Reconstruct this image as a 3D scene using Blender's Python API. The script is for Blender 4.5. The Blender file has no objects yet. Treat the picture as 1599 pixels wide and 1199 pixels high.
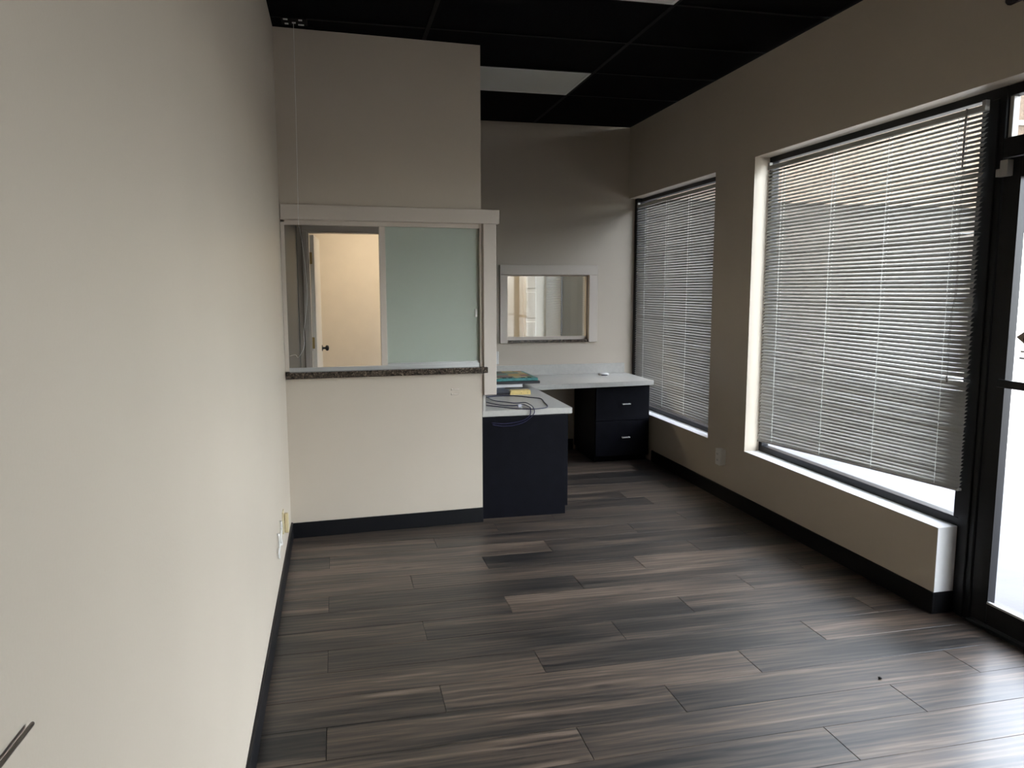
import bpy, bmesh, math, random
from mathutils import Vector, Matrix
random.seed(7)
S = bpy.context.scene
C = S.collection

# ------------------------------------------------------------------ camera
F_PX, YAW, PITCH, ROLL = 1190.69, 0.2270, -0.1237, -0.0011
CAM = Vector((0.3003, 0.0, 1.52))
fw = Vector((math.sin(YAW)*math.cos(PITCH), math.cos(YAW)*math.cos(PITCH), math.sin(PITCH)))
rt = Vector((math.cos(YAW), -math.sin(YAW), 0.0)); up = rt.cross(fw)
rt, up = rt*math.cos(ROLL)+up*math.sin(ROLL), up*math.cos(ROLL)-rt*math.sin(ROLL)
cam_data = bpy.data.cameras.new('camera'); cam = bpy.data.objects.new('camera', cam_data); C.objects.link(cam)
cam_data.sensor_width = 36.0; cam_data.lens = F_PX*36.0/1599.0; cam_data.clip_start = 0.02; cam_data.clip_end = 300
cam.matrix_world = Matrix(((rt.x, up.x, -fw.x, CAM.x), (rt.y, up.y, -fw.y, CAM.y), (rt.z, up.z, -fw.z, CAM.z), (0, 0, 0, 1)))
S.camera = cam

# ------------------------------------------------------------------ world, sun, exposure
W = bpy.data.worlds.new('sky'); S.world = W; W.use_nodes = True
wn = W.node_tree; bg = wn.nodes['Background']
sky = wn.nodes.new('ShaderNodeTexSky'); sky.sky_type = 'NISHITA'; sky.sun_disc = False
sky.sun_elevation = math.radians(58); sky.sun_rotation = math.radians(235); sky.dust_density = 2.5
hs = wn.nodes.new('ShaderNodeHueSaturation'); hs.inputs['Saturation'].default_value = 0.32   # hazy white sky
wn.links.new(sky.outputs[0], hs.inputs['Color']); wn.links.new(hs.outputs[0], bg.inputs[0]); bg.inputs[1].default_value = 2.4
sun_d = bpy.data.lights.new('sun', 'SUN'); sun_d.energy = 14.0; sun_d.angle = math.radians(0.6); sun_d.color = (1.0, 0.93, 0.82)
sun = bpy.data.objects.new('sun', sun_d); C.objects.link(sun); sun.location = (-12, 8, 14)
sun.rotation_euler = Vector((0.42, -0.30, -0.86)).to_track_quat('-Z', 'Y').to_euler()
V = S.view_settings; V.view_transform = 'Standard'; V.look = 'None'; V.gamma = 1.0; V.use_curve_mapping = False
V.exposure = 1.08
S.cycles.use_denoising = True
S.cycles.max_bounces = 12; S.cycles.diffuse_bounces = 6; S.cycles.transparent_max_bounces = 16

# ------------------------------------------------------------------ materials
def mat(name, col, rough=0.5, spec=0.5, metal=0.0, var=0.0, vscale=6.0, bump=0.0, bscale=120.0, emit=None):
    m = bpy.data.materials.new(name); m.use_nodes = True
    nt = m.node_tree; b = nt.nodes['Principled BSDF']
    b.inputs['Base Color'].default_value = (*col, 1); b.inputs['Roughness'].default_value = rough
    b.inputs['Specular IOR Level'].default_value = spec; b.inputs['Metallic'].default_value = metal
    if emit:
        b.inputs['Emission Color'].default_value = (*emit[0], 1); b.inputs['Emission Strength'].default_value = emit[1]
    tc = nt.nodes.new('ShaderNodeTexCoord')
    if var > 0:
        n = nt.nodes.new('ShaderNodeTexNoise'); n.inputs['Scale'].default_value = vscale; n.inputs['Detail'].default_value = 4
        nt.links.new(tc.outputs['Object'], n.inputs['Vector'])
        r = nt.nodes.new('ShaderNodeValToRGB')
        r.color_ramp.elements[0].position = 0.3; r.color_ramp.elements[1].position = 0.7
        r.color_ramp.elements[0].color = (*[c*(1-var) for c in col], 1); r.color_ramp.elements[1].color = (*[min(1, c*(1+var)) for c in col], 1)
        nt.links.new(n.outputs['Fac'], r.inputs['Fac']); nt.links.new(r.outputs[0], b.inputs['Base Color'])
    if bump > 0:
        n2 = nt.nodes.new('ShaderNodeTexNoise'); n2.inputs['Scale'].default_value = bscale; n2.inputs['Detail'].default_value = 3
        nt.links.new(tc.outputs['Object'], n2.inputs['Vector'])
        bp = nt.nodes.new('ShaderNodeBump'); bp.inputs['Strength'].default_value = bump; bp.inputs['Distance'].default_value = 0.002
        nt.links.new(n2.outputs['Fac'], bp.inputs['Height']); nt.links.new(bp.outputs[0], b.inputs['Normal'])
    return m

M = {}
M['wall'] = mat('wall_paint', (0.53, 0.460, 0.372), 0.42, 0.4, var=0.02, vscale=2.0, bump=0.12, bscale=160)
M['backlitwall'] = mat('backlit_shade_paint', (0.17, 0.20, 0.235), 0.5, 0.4, bump=0.1)  # blue grey stands in for backlit shade on the far window wall
M['shadewall'] = mat('shaded_wall_paint', (0.13, 0.128, 0.118), 0.5, 0.4, bump=0.1)  # dark grey stands in for shade behind the partition
M['far_wall'] = mat('cream_paint', (0.76, 0.70, 0.60), 0.5, 0.4, var=0.02, bump=0.1)
M['trim'] = mat('trim_paint', (0.58, 0.51, 0.435), 0.35, 0.5, bump=0.05, bscale=60)
M['sillpaint'] = mat('sill_paint', (0.86, 0.86, 0.86), 0.35, 0.5, bump=0.05, bscale=60)
M['door'] = mat('door_paint', (0.80, 0.76, 0.68), 0.4, 0.5, bump=0.05, bscale=60)
M['tile'] = mat('black_ceiling_tile', (0.0035, 0.0035, 0.004), 0.9, 0.05, var=0.3, vscale=30, bump=0.5, bscale=90)
M['tbar'] = mat('black_grid_metal', (0.004, 0.004, 0.0045), 0.6, 0.1)
M['base'] = mat('black_vinyl_base', (0.005, 0.005, 0.006), 0.45, 0.2, bump=0.1, bscale=25)
M['alu'] = mat('black_aluminium', (0.006, 0.006, 0.008), 0.4, 0.25, metal=0.0, bump=0.03, bscale=50)
M['silver'] = mat('anodised_aluminium', (0.62, 0.62, 0.60), 0.35, 0.5, metal=0.6)
M['lamin'] = mat('grey_laminate', (0.47, 0.452, 0.412), 0.32, 0.5, var=0.05, vscale=40)
M['cab'] = mat('black_cabinet', (0.004, 0.004, 0.0065), 0.55, 0.08, var=0.2, vscale=12)
M['slat'] = mat('blind_slat', (0.39, 0.380, 0.356), 0.38, 0.5)
M['cord'] = mat('white_cord', (0.80, 0.79, 0.76), 0.6, 0.3)
nt_ = M['cord'].node_tree; tr_ = nt_.nodes.new('ShaderNodeBsdfTranslucent'); tr_.inputs[0].default_value = (0.9, 0.9, 0.88, 1); mx_ = nt_.nodes.new('ShaderNodeMixShader'); mx_.inputs[0].default_value = 0.6
nt_.links.new(nt_.nodes['Principled BSDF'].outputs[0], mx_.inputs[1]); nt_.links.new(tr_.outputs[0], mx_.inputs[2]); nt_.links.new(mx_.outputs[0], nt_.nodes['Material Output'].inputs[0])
M['wand'] = mat('clear_wand', (0.30, 0.29, 0.27), 0.25, 0.5)
M['diff'] = mat('light_diffuser', (0.62, 0.62, 0.58), 0.4, 0.5, bump=0.4, bscale=300)
M['lframe'] = mat('light_frame', (0.70, 0.70, 0.68), 0.4, 0.5)
M['brass'] = mat('aged_brass', (0.42, 0.31, 0.13), 0.35, 0.5, metal=0.9)
M['blackmetal'] = mat('black_metal', (0.01, 0.01, 0.01), 0.3, 0.5, metal=0.3)
M['plate'] = mat('white_plate', (0.74, 0.72, 0.68), 0.35, 0.5)
M['ivory'] = mat('ivory_plate', (0.60, 0.50, 0.30), 0.35, 0.5)
M['dark'] = mat('dark_slot', (0.01, 0.01, 0.01), 0.7, 0.2)
M['cable'] = mat('navy_cable', (0.010, 0.009, 0.045), 0.4, 0.5)
M['tie'] = mat('silver_tie', (0.45, 0.45, 0.5), 0.4, 0.5)
M['black'] = mat('black_plastic', (0.012, 0.012, 0.016), 0.4, 0.5)
M['navy'] = mat('navy_plastic', (0.015, 0.02, 0.05), 0.35, 0.5)
M['paper'] = mat('white_paper', (0.72, 0.71, 0.69), 0.6, 0.3)
M['yellow'] = mat('pale_yellow', (0.72, 0.55, 0.22), 0.6, 0.3, var=0.1, vscale=40)
M['steel'] = mat('dark_steel', (0.11, 0.09, 0.075), 0.35, 0.5, metal=0.7)
M['concrete'] = mat('walkway_concrete', (0.12, 0.118, 0.122), 0.8, 0.3, var=0.08, vscale=4, bump=0.3, bscale=40)
M['lot'] = mat('asphalt', (0.12, 0.118, 0.115), 0.85, 0.3, var=0.12, vscale=0.7, bump=0.3, bscale=20)
M['soffit'] = mat('white_soffit', (0.78, 0.77, 0.74), 0.7, 0.3)
M['opp'] = mat('tan_stucco', (0.40, 0.34, 0.26), 0.85, 0.2, var=0.05)
M['oppdark'] = mat('brown_stucco', (0.04, 0.034, 0.028), 0.9, 0.2, var=0.2)
M['grey'] = mat('grey_metal', (0.42, 0.40, 0.37), 0.4, 0.5, metal=0.2)
M['decal'] = mat('brown_decal', (0.36, 0.29, 0.25), 0.6, 0.3)
M['decaldark'] = mat('dark_decal', (0.05, 0.03, 0.03), 0.6, 0.3)

def stucco():
    m = mat('tan_brick', (0.088, 0.066, 0.048), 0.9, 0.2, var=0.35, vscale=25, bump=0.6, bscale=60); return m
M['brick'] = stucco()

def granite():
    m = mat('dark_granite', (0.03, 0.025, 0.02), 0.22, 0.5); nt = m.node_tree; b = nt.nodes['Principled BSDF']
    tc = nt.nodes.new('ShaderNodeTexCoord'); v = nt.nodes.new('ShaderNodeTexVoronoi'); v.inputs['Scale'].default_value = 150
    n = nt.nodes.new('ShaderNodeTexNoise'); n.inputs['Scale'].default_value = 60; n.inputs['Detail'].default_value = 6
    nt.links.new(tc.outputs['Object'], v.inputs['Vector']); nt.links.new(tc.outputs['Object'], n.inputs['Vector'])
    mx = nt.nodes.new('ShaderNodeMath'); mx.operation = 'MULTIPLY'
    nt.links.new(v.outputs['Color'], mx.inputs[0]); nt.links.new(n.outputs['Fac'], mx.inputs[1])
    r = nt.nodes.new('ShaderNodeValToRGB'); e = r.color_ramp.elements
    e[0].position = 0.1; e[0].color = (0.012, 0.009, 0.007, 1); e[1].position = 0.6; e[1].color = (0.24, 0.19, 0.14, 1)
    k = e.new(0.33); k.color = (0.075, 0.055, 0.04, 1)
    nt.links.new(mx.outputs[0], r.inputs[0]); nt.links.new(r.outputs[0], b.inputs['Base Color'])
    return m
M['granite'] = granite()

def glass(name, tint):
    m = bpy.data.materials.new(name); m.use_nodes = True; nt = m.node_tree; nt.nodes.clear(); L = nt.links.new
    o = nt.nodes.new('ShaderNodeOutputMaterial'); t = nt.nodes.new('ShaderNodeBsdfTransparent'); g = nt.nodes.new('ShaderNodeBsdfGlossy')
    mx = nt.nodes.new('ShaderNodeMixShader'); ge = nt.nodes.new('ShaderNodeNewGeometry')
    t.inputs[0].default_value = (*tint, 1); g.inputs['Roughness'].default_value = 0.02
    def math_(op, a, b=None, c=None):
        n = nt.nodes.new('ShaderNodeMath'); n.operation = op
        for i, v in enumerate((a, b, c)):
            if v is None: continue
            if isinstance(v, (int, float)): n.inputs[i].default_value = v
            else: L(v, n.inputs[i])
        return n.outputs[0]
    dp = nt.nodes.new('ShaderNodeVectorMath'); dp.operation = 'DOT_PRODUCT'; L(ge.outputs['Incoming'], dp.inputs[0]); L(ge.outputs['Normal'], dp.inputs[1])
    c = math_('SUBTRACT', 1.0, math_('ABSOLUTE', dp.outputs['Value']))
    fac = math_('MULTIPLY_ADD', math_('POWER', c, 5.0), 0.95, 0.04)      # thin pane reflectance
    L(fac, mx.inputs[0]); L(t.outputs[0], mx.inputs[1]); L(g.outputs[0], mx.inputs[2]); L(mx.outputs[0], o.inputs[0]); return m
M['glass'] = glass('clear_glass', (0.96, 0.975, 0.97))
M['tinted'] = glass('light_cutting_glass', (0.76, 0.77, 0.775))  # tint added to cut the light coming through the windows

def film():
    m = bpy.data.materials.new('white_window_film'); m.use_nodes = True; nt = m.node_tree; nt.nodes.clear()
    o = nt.nodes.new('ShaderNodeOutputMaterial'); d = nt.nodes.new('ShaderNodeBsdfDiffuse'); t = nt.nodes.new('ShaderNodeBsdfTranslucent')
    g = nt.nodes.new('ShaderNodeBsdfGlossy'); a = nt.nodes.new('ShaderNodeMixShader'); b = nt.nodes.new('ShaderNodeMixShader')
    d.inputs[0].default_value = (0.85, 0.84, 0.80, 1); t.inputs[0].default_value = (0.95, 0.94, 0.90, 1); g.inputs['Roughness'].default_value = 0.05
    a.inputs[0].default_value = 0.85; b.inputs[0].default_value = 0.04
    nt.links.new(d.outputs[0], a.inputs[1]); nt.links.new(t.outputs[0], a.inputs[2])
    nt.links.new(a.outputs[0], b.inputs[1]); nt.links.new(g.outputs[0], b.inputs[2]); nt.links.new(b.outputs[0], o.inputs[0]); return m
M['film'] = film()
def frosted():
    m = bpy.data.materials.new('frosted_glass'); m.use_nodes = True; nt = m.node_tree; nt.nodes.clear()
    o = nt.nodes.new('ShaderNodeOutputMaterial'); d = nt.nodes.new('ShaderNodeBsdfDiffuse'); t = nt.nodes.new('ShaderNodeBsdfTranslucent')
    g = nt.nodes.new('ShaderNodeBsdfGlossy'); a = nt.nodes.new('ShaderNodeMixShader'); b = nt.nodes.new('ShaderNodeMixShader')
    d.inputs[0].default_value = (0.62, 0.66, 0.57, 1); t.inputs[0].default_value = (0.62, 0.70, 0.62, 1)
    g.inputs['Roughness'].default_value = 0.35; g.inputs[0].default_value = (0.8, 0.85, 0.8, 1)
    n = nt.nodes.new('ShaderNodeTexNoise'); n.inputs['Scale'].default_value = 400; bp = nt.nodes.new('ShaderNodeBump'); bp.inputs['Strength'].default_value = 0.05
    nt.links.new(n.outputs['Fac'], bp.inputs['Height']); nt.links.new(bp.outputs[0], d.inputs['Normal'])
    a.inputs[0].default_value = 0.4; b.inputs[0].default_value = 0.06
    nt.links.new(d.outputs[0], a.inputs[1]); nt.links.new(t.outputs[0], a.inputs[2])
    nt.links.new(a.outputs[0], b.inputs[1]); nt.links.new(g.outputs[0], b.inputs[2]); nt.links.new(b.outputs[0], o.inputs[0]); return m
M['frost'] = frosted()

def plank_mat():
    m = bpy.data.materials.new('vinyl_plank'); m.use_nodes = True; nt = m.node_tree; b = nt.nodes['Principled BSDF']; L = nt.links.new
    tc = nt.nodes.new('ShaderNodeTexCoord'); oi = nt.nodes.new('ShaderNodeObjectInfo')
    sc = nt.nodes.new('ShaderNodeVectorMath'); sc.operation = 'SCALE'; cmb = nt.nodes.new('ShaderNodeCombineXYZ')
    ml = nt.nodes.new('ShaderNodeMath'); ml.operation = 'MULTIPLY'; ml.inputs[1].default_value = 37.0
    L(oi.outputs['Random'], ml.inputs[0]); L(ml.outputs[0], cmb.inputs[0]); L(ml.outputs[0], cmb.inputs[1])
    ad = nt.nodes.new('ShaderNodeVectorMath'); ad.operation = 'ADD'; L(tc.outputs['Object'], ad.inputs[0]); L(cmb.outputs[0], ad.inputs[1])
    def noise(sx, sy, scale, detail, dist):
        mp = nt.nodes.new('ShaderNodeMapping'); mp.inputs['Scale'].default_value = (sx, sy, 1); L(ad.outputs[0], mp.inputs['Vector'])
        n = nt.nodes.new('ShaderNodeTexNoise'); n.inputs['Scale'].default_value = scale; n.inputs['Detail'].default_value = detail; n.inputs['Distortion'].default_value = dist
        L(mp.outputs[0], n.inputs['Vector']); return n
    big = noise(0.42, 6.0, 1.7, 2.5, 0.9); fine = noise(1.2, 34.0, 2.2, 6, 0.8); pore = noise(5, 160.0, 1.0, 3, 0.2)
    mp = nt.nodes.new('ShaderNodeMapping'); mp.inputs['Scale'].default_value = (0.9, 6.5, 1); L(ad.outputs[0], mp.inputs['Vector'])
    wv = nt.nodes.new('ShaderNodeTexWave'); wv.wave_type = 'RINGS'; wv.rings_direction = 'Z'; wv.inputs['Scale'].default_value = 1.6; wv.inputs['Distortion'].default_value = 9
    wv.inputs['Detail'].default_value = 3; wv.inputs['Detail Scale'].default_value = 1.4; L(mp.outputs[0], wv.inputs['Vector'])
    def mix(a, bb, w):
        x = nt.nodes.new('ShaderNodeMix'); x.data_type = 'FLOAT'; x.inputs[0].default_value = w; L(a, x.inputs[2]); L(bb, x.inputs[3]); return x.outputs[0]
    v = mix(big.outputs['Fac'], fine.outputs['Fac'], 0.30); v = mix(v, wv.outputs['Fac'], 0.09); v = mix(v, pore.outputs['Fac'], 0.07)
    sh = nt.nodes.new('ShaderNodeMath'); sh.operation = 'MULTIPLY_ADD'; sh.inputs[1].default_value = 0.13; L(oi.outputs['Random'], sh.inputs[0]); L(v, sh.inputs[2])
    r = nt.nodes.new('ShaderNodeValToRGB'); e = r.color_ramp.elements
    e[0].position = 0.42; e[0].color = (0.011, 0.0105, 0.0105, 1); e[1].position = 0.70; e[1].color = (0.175, 0.130, 0.098, 1)
    for p, c in ((0.49, (0.032, 0.0265, 0.0225)), (0.57, (0.066, 0.050, 0.039)), (0.65, (0.115, 0.083, 0.060))):
        k = e.new(p); k.color = (*c, 1)
    kmp = nt.nodes.new('ShaderNodeMapping'); kmp.inputs['Scale'].default_value = (1.7, 5.2, 1); L(ad.outputs[0], kmp.inputs['Vector'])
    vo = nt.nodes.new('ShaderNodeTexVoronoi'); vo.voronoi_dimensions = '2D'; vo.inputs['Scale'].default_value = 1.0; L(kmp.outputs[0], vo.inputs['Vector'])
    kr = nt.nodes.new('ShaderNodeMapRange'); kr.inputs['From Min'].default_value = 0.02; kr.inputs['From Max'].default_value = 0.10; kr.inputs['To Min'].default_value = 0.75; kr.inputs['To Max'].default_value = 0.0; L(vo.outputs['Distance'], kr.inputs['Value'])
    ks = nt.nodes.new('ShaderNodeSeparateColor'); L(vo.outputs['Color'], ks.inputs[0]); kg = nt.nodes.new('ShaderNodeMath'); kg.operation = 'GREATER_THAN'; kg.inputs[1].default_value = 0.6; L(ks.outputs[0], kg.inputs[0])
    km = nt.nodes.new('ShaderNodeMath'); km.operation = 'MULTIPLY'; L(kr.outputs[0], km.inputs[0]); L(kg.outputs[0], km.inputs[1])
    kx = nt.nodes.new('ShaderNodeMix'); kx.data_type = 'RGBA'; kx.inputs[7].default_value = (0.018, 0.014, 0.011, 1); L(km.outputs[0], kx.inputs[0])
    L(sh.outputs[0], r.inputs[0]); L(r.outputs[0], kx.inputs[6]); L(kx.outputs[2], b.inputs['Base Color'])
    b.inputs['Roughness'].default_value = 0.40; b.inputs['Specular IOR Level'].default_value = 0.58
    bp = nt.nodes.new('ShaderNodeBump'); bp.inputs['Strength'].default_value = 0.10; bp.inputs['Distance'].default_value = 0.002
    L(fine.outputs['Fac'], bp.inputs['Height']); L(bp.outputs[0], b.inputs['Normal'])
    return m
M['plank'] = plank_mat()

def print_mat():
    m = mat('printed_lid', (0.3, 0.3, 0.3), 0.35, 0.5); nt = m.node_tree; b = nt.nodes['Principled BSDF']; L = nt.links.new
    tc = nt.nodes.new('ShaderNodeTexCoord'); v = nt.nodes.new('ShaderNodeTexVoronoi'); v.distance = 'CHEBYCHEV'; v.inputs['Scale'].default_value = 10; v.inputs['Randomness'].default_value = 0.45
    L(tc.outputs['Object'], v.inputs['Vector']); sp = nt.nodes.new('ShaderNodeSeparateColor'); L(v.outputs['Color'], sp.inputs[0])
    r = nt.nodes.new('ShaderNodeValToRGB'); r.color_ramp.interpolation = 'CONSTANT'; e = r.color_ramp.elements
    e[0].position = 0; e[0].color = (0.45, 0.30, 0.05, 1); e[1].position = 0.85; e[1].color = (0.50, 0.42, 0.22, 1)
    for p, c in ((0.18, (0.24, 0.05, 0.06)), (0.32, (0.03, 0.025, 0.03)), (0.46, (0.42, 0.22, 0.05)), (0.6, (0.04, 0.20, 0.16)), (0.74, (0.07, 0.16, 0.08))):
        k = e.new(p); k.color = (*c, 1)
    L(sp.outputs[0], r.inputs[0]); L(r.outputs[0], b.inputs['Base Color']); return m
M['print'] = print_mat()
M['teal'] = mat('teal_print', (0.05, 0.24, 0.23), 0.35, 0.5, var=0.3, vscale=30)
M['cream'] = mat('cream_print', (0.55, 0.47, 0.25), 0.4, 0.5)

# ------------------------------------------------------------------ mesh helpers
def box(bm, x0, x1, y0, y1, z0, z1, bev=0.0):
    vs = [bm.verts.new((x, y, z)) for x in (x0, x1) for y in (y0, y1) for z in (z0, z1)]
    fs = [bm.faces.new([vs[i] for i in f]) for f in ((0, 1, 3, 2), (4, 6, 7, 5), (0, 4, 5, 1), (2, 3, 7, 6), (0, 2, 6, 4), (1, 5, 7, 3))]
    if bev > 0:
        es = list({e for f in fs for e in f.edges})
        bmesh.ops.bevel(bm, geom=es, offset=bev, segments=1, affect='EDGES', profile=0.5)
def boxes(lst, bev=0.0):
    bm = bmesh.new()
    for b in lst: box(bm, *b, bev)
    return bm
def cyl(bm, p0, p1, r0, r1=None, n=14, cap=True):
    r1 = r0 if r1 is None else r1
    p0 = Vector(p0); p1 = Vector(p1); d = (p1-p0).normalized()
    a = d.orthogonal().normalized(); b = d.cross(a)
    A = [bm.verts.new(p0+(a*math.cos(t)+b*math.sin(t))*r0) for t in [2*math.pi*i/n for i in range(n)]]
    B = [bm.verts.new(p1+(a*math.cos(t)+b*math.sin(t))*r1) for t in [2*math.pi*i/n for i in range(n)]]
    for i in range(n): bm.faces.new((A[i], A[(i+1) % n], B[(i+1) % n], B[i]))
    if cap: bm.faces.new(A[::-1]); bm.faces.new(B)
def lathe(bm, o, axis, prof, n=20):
    o = Vector(o); d = Vector(axis).normalized(); a = d.orthogonal().normalized(); b = d.cross(a); prev = None
    for (t, r) in prof:
        ring = [bm.verts.new(o+d*t+(a*math.cos(q)+b*math.sin(q))*max(r, 1e-4)) for q in [2*math.pi*i/n for i in range(n)]]
        if prev:
            for i in range(n): bm.faces.new((prev[i], prev[(i+1) % n], ring[(i+1) % n], ring[i]))
        else: bm.faces.new(ring[::-1])
        prev = ring
    bm.faces.new(prev)
def spline(pts, per=6):
    P = [Vector(p) for p in pts]; out = []
    for i in range(len(P)-1):
        p0, p1, p2, p3 = P[max(i-1, 0)], P[i], P[i+1], P[min(i+2, len(P)-1)]
        for k in range(per):
            t = k/per
            out.append(0.5*((2*p1)+(-p0+p2)*t+(2*p0-5*p1+4*p2-p3)*t*t+(-p0+3*p1-3*p2+p3)*t**3))
    out.append(P[-1]); return out
def tube(bm, pts, r, n=8):
    prev = None; ref = Vector((0.31, 0.52, 0.79)); pts = [Vector(p) for p in pts]
    for i, p in enumerate(pts):
        d = (pts[min(i+1, len(pts)-1)]-pts[max(i-1, 0)]).normalized()
        a = (ref-d*ref.dot(d)).normalized(); ref = a; b = d.cross(a)
        ring = [bm.verts.new(p+(a*math.cos(q)+b*math.sin(q))*r) for q in [2*math.pi*k/n for k in range(n)]]
        if prev:
            for k in range(n): bm.faces.new((prev[k], prev[(k+1) % n], ring[(k+1) % n], ring[k]))
        else: bm.faces.new(ring[::-1])
        prev = ring
    bm.faces.new(prev)
def obj(name, bm, m, parent=None, smooth=False):
    me = bpy.data.meshes.new(name); bmesh.ops.recalc_face_normals(bm, faces=bm.faces); bm.to_mesh(me); bm.free()
    me.materials.append(M[m])
    if smooth:
        for p in me.polygons: p.use_smooth = True
    o = bpy.data.objects.new(name, me); C.objects.link(o)
    if parent: o.parent = parent
    return o
def mesh_of(name, bm, m):
    me = bpy.data.meshes.new(name); bmesh.ops.recalc_face_normals(bm, faces=bm.faces); bm.to_mesh(me); bm.free(); me.materials.append(M[m]); return me
def inst(name, me, parent, loc=(0, 0, 0), rot=(0, 0, 0)):
    o = bpy.data.objects.new(name, me); C.objects.link(o); o.parent = parent; o.location = loc; o.rotation_euler = rot; return o
def thing(name, label, cat, loc=(0, 0, 0), rz=0.0, group=None):
    o = bpy.data.objects.new(name, None); C.objects.link(o); o.location = loc; o.rotation_euler = (0, 0, rz); o.empty_display_size = 0.1
    o['label'] = label; o['category'] = cat
    if group: o['group'] = group
    return o
def tag(o, label, cat, group=None):
    o['label'] = label; o['category'] = cat
    if group: o['group'] = group
    return o
def struct(name, bm, m, label=None, smooth=False):
    o = obj(name, bm, m, None, smooth); o['kind'] = 'structure'
    if label: o['label'] = label
    return o
def sempty(name, loc=(0, 0, 0), rz=0.0, label=None):
    o = bpy.data.objects.new(name, None); C.objects.link(o); o.location = loc; o.rotation_euler = (0, 0, rz); o['kind'] = 'structure'; o.empty_display_size = 0.1
    if label: o['label'] = label
    return o

# ------------------------------------------------------------------ dimensions
XR, XG, XO = 3.007, 3.114, 3.165           # right wall face, storefront frame face, outside face
YB, YB2, YF = 6.855, 6.975, 9.72          # back wall front / rear face, far room end wall
Y0 = -1.6                                   # wall behind the camera
ZC = 3.0
W1Y, W1T, W1B = 5.172, 2.356, 0.405         # far window opening
W2Y, W2T, W2B, W2E = 4.642, 2.376, 0.413, 2.907
DY1 = 0.93                                  # end of the glazed entrance
PART = (0.0, 4.73, 0.0); PANG = math.atan(0.058)

# ------------------------------------------------------------------ floor
floor = struct('floor', boxes([(-0.3, XO, Y0-0.1, YF+0.2, -0.14, -0.006)]), 'base', 'dark grey brown wood look vinyl plank floor')
PW, PLEN, GAP = 0.1955, 1.27, 0.0024
cache = {}
def plank(x0, x1, y0, y1):
    lx, ly = round(x1-x0-GAP, 4), round(y1-y0-GAP, 4)
    if (lx, ly) not in cache:
        bm = bmesh.new(); box(bm, -lx/2, lx/2, -ly/2, ly/2, -0.005, 0.0)
        top = [e for e in bm.edges if all(v.co.z > -0.001 for v in e.verts)]
        bmesh.ops.bevel(bm, geom=top, offset=0.0007, segments=1, affect='EDGES')
        cache[(lx, ly)] = mesh_of('plank', bm, 'plank')
    inst('plank', cache[(lx, ly)], floor, ((x0+x1)/2, (y0+y1)/2, 0))
k = math.floor((Y0-2.19)/PW)
while 2.19+k*PW < YB:
    ya, yb = max(2.19+k*PW, Y0), min(2.19+(k+1)*PW, YB)
    xe = XO-0.02 if ya < W2E-0.05 and yb > DY1 else XR
    off = {11: 0.85, 12: 1.27, 13: 0.42, 14: 1.21}.get(k, (1.08, 0.23, 0.652)[k % 3])
    xs = [0.0]; x = off-PLEN*2
    while x < xe-0.03:
        if x > 0.03: xs.append(x)
        x += PLEN
    xs.append(xe)
    if yb-ya > 0.02:
        for a, b in zip(xs, xs[1:]): plank(a, b, ya, yb)
    k += 1

# ------------------------------------------------------------------ walls
struct('wall_left', boxes([(-0.14, 0.0, Y0, 4.80, 0, ZC)]), 'wall', 'plain off white painted wall on the left')
struct('wall_left_rear', boxes([(-0.14, 0.0, 4.80, YB, 0, ZC)]), 'shadewall', 'left wall, shade put into its colour, seen through the left of the hatch')
struct('wall_front', boxes([(-0.14, XO, Y0-0.14, Y0, 0, ZC)]), 'wall')
struct('wall_right', boxes([
    (XR, XO, Y0, 0.3, 0, ZC), (XR, XO, 0.3, DY1, 0, W2B), (XR, XO, 0.3, W2Y, W2T, ZC), (XR, XO, W2E, W2Y, 0, W2B), (XR, XO, W2Y, W1Y, 0, ZC),
    (XR, XO, W1Y, YB, 0, W1B), (XR, XO, W1Y, YB, W1T, ZC), (XR, XO, YB, YB2, 0, ZC)]), 'wall', 'off white window wall with deep recesses')
struct('wall_far_right', boxes([(XR, XO, YB2, 7.20, 0, ZC), (XR, XO, 7.20, 8.12, 0, 0.6), (XR, XO, 7.20, 8.12, 2.356, ZC), (XR, XO, 8.12, 8.985, 0, ZC),
    (XR, XO, 8.985, 9.65, 0, 0.6), (XR, XO, 8.985, 9.65, 2.356, ZC), (XR, XO, 9.65, YF+.2, 0, ZC)]), 'backlitwall', 'window wall of the far room, backlit shade in its colour')
DX0, DX1, DT = 0.085, 0.90, 2.015           # inner door opening
IX0, IX1, IZ0, IZ1 = 1.838, 2.622, 1.045, 1.650
struct('wall_back', boxes([
    (-0.14, DX0, YB, YB2, 0, ZC), (DX0, DX1, YB, YB2, DT, ZC), (DX1, IX0, YB, YB2, 0, ZC),
    (IX0, IX1, YB, YB2, 0, IZ0), (IX0, IX1, YB, YB2, IZ1, ZC), (IX1, XR, YB, YB2, 0, ZC)]), 'wall', 'off white end wall behind the desk')
struct('wall_far', boxes([(-1.2, XR, YF, YF+0.12, 0, ZC), (-1.32, -1.2, YB2, YF+0.12, 0, ZC), (-1.2, -0.14, YB2-0.1, YB2, 0, ZC)]), 'far_wall', 'cream wall of the room beyond the inner door')

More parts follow.
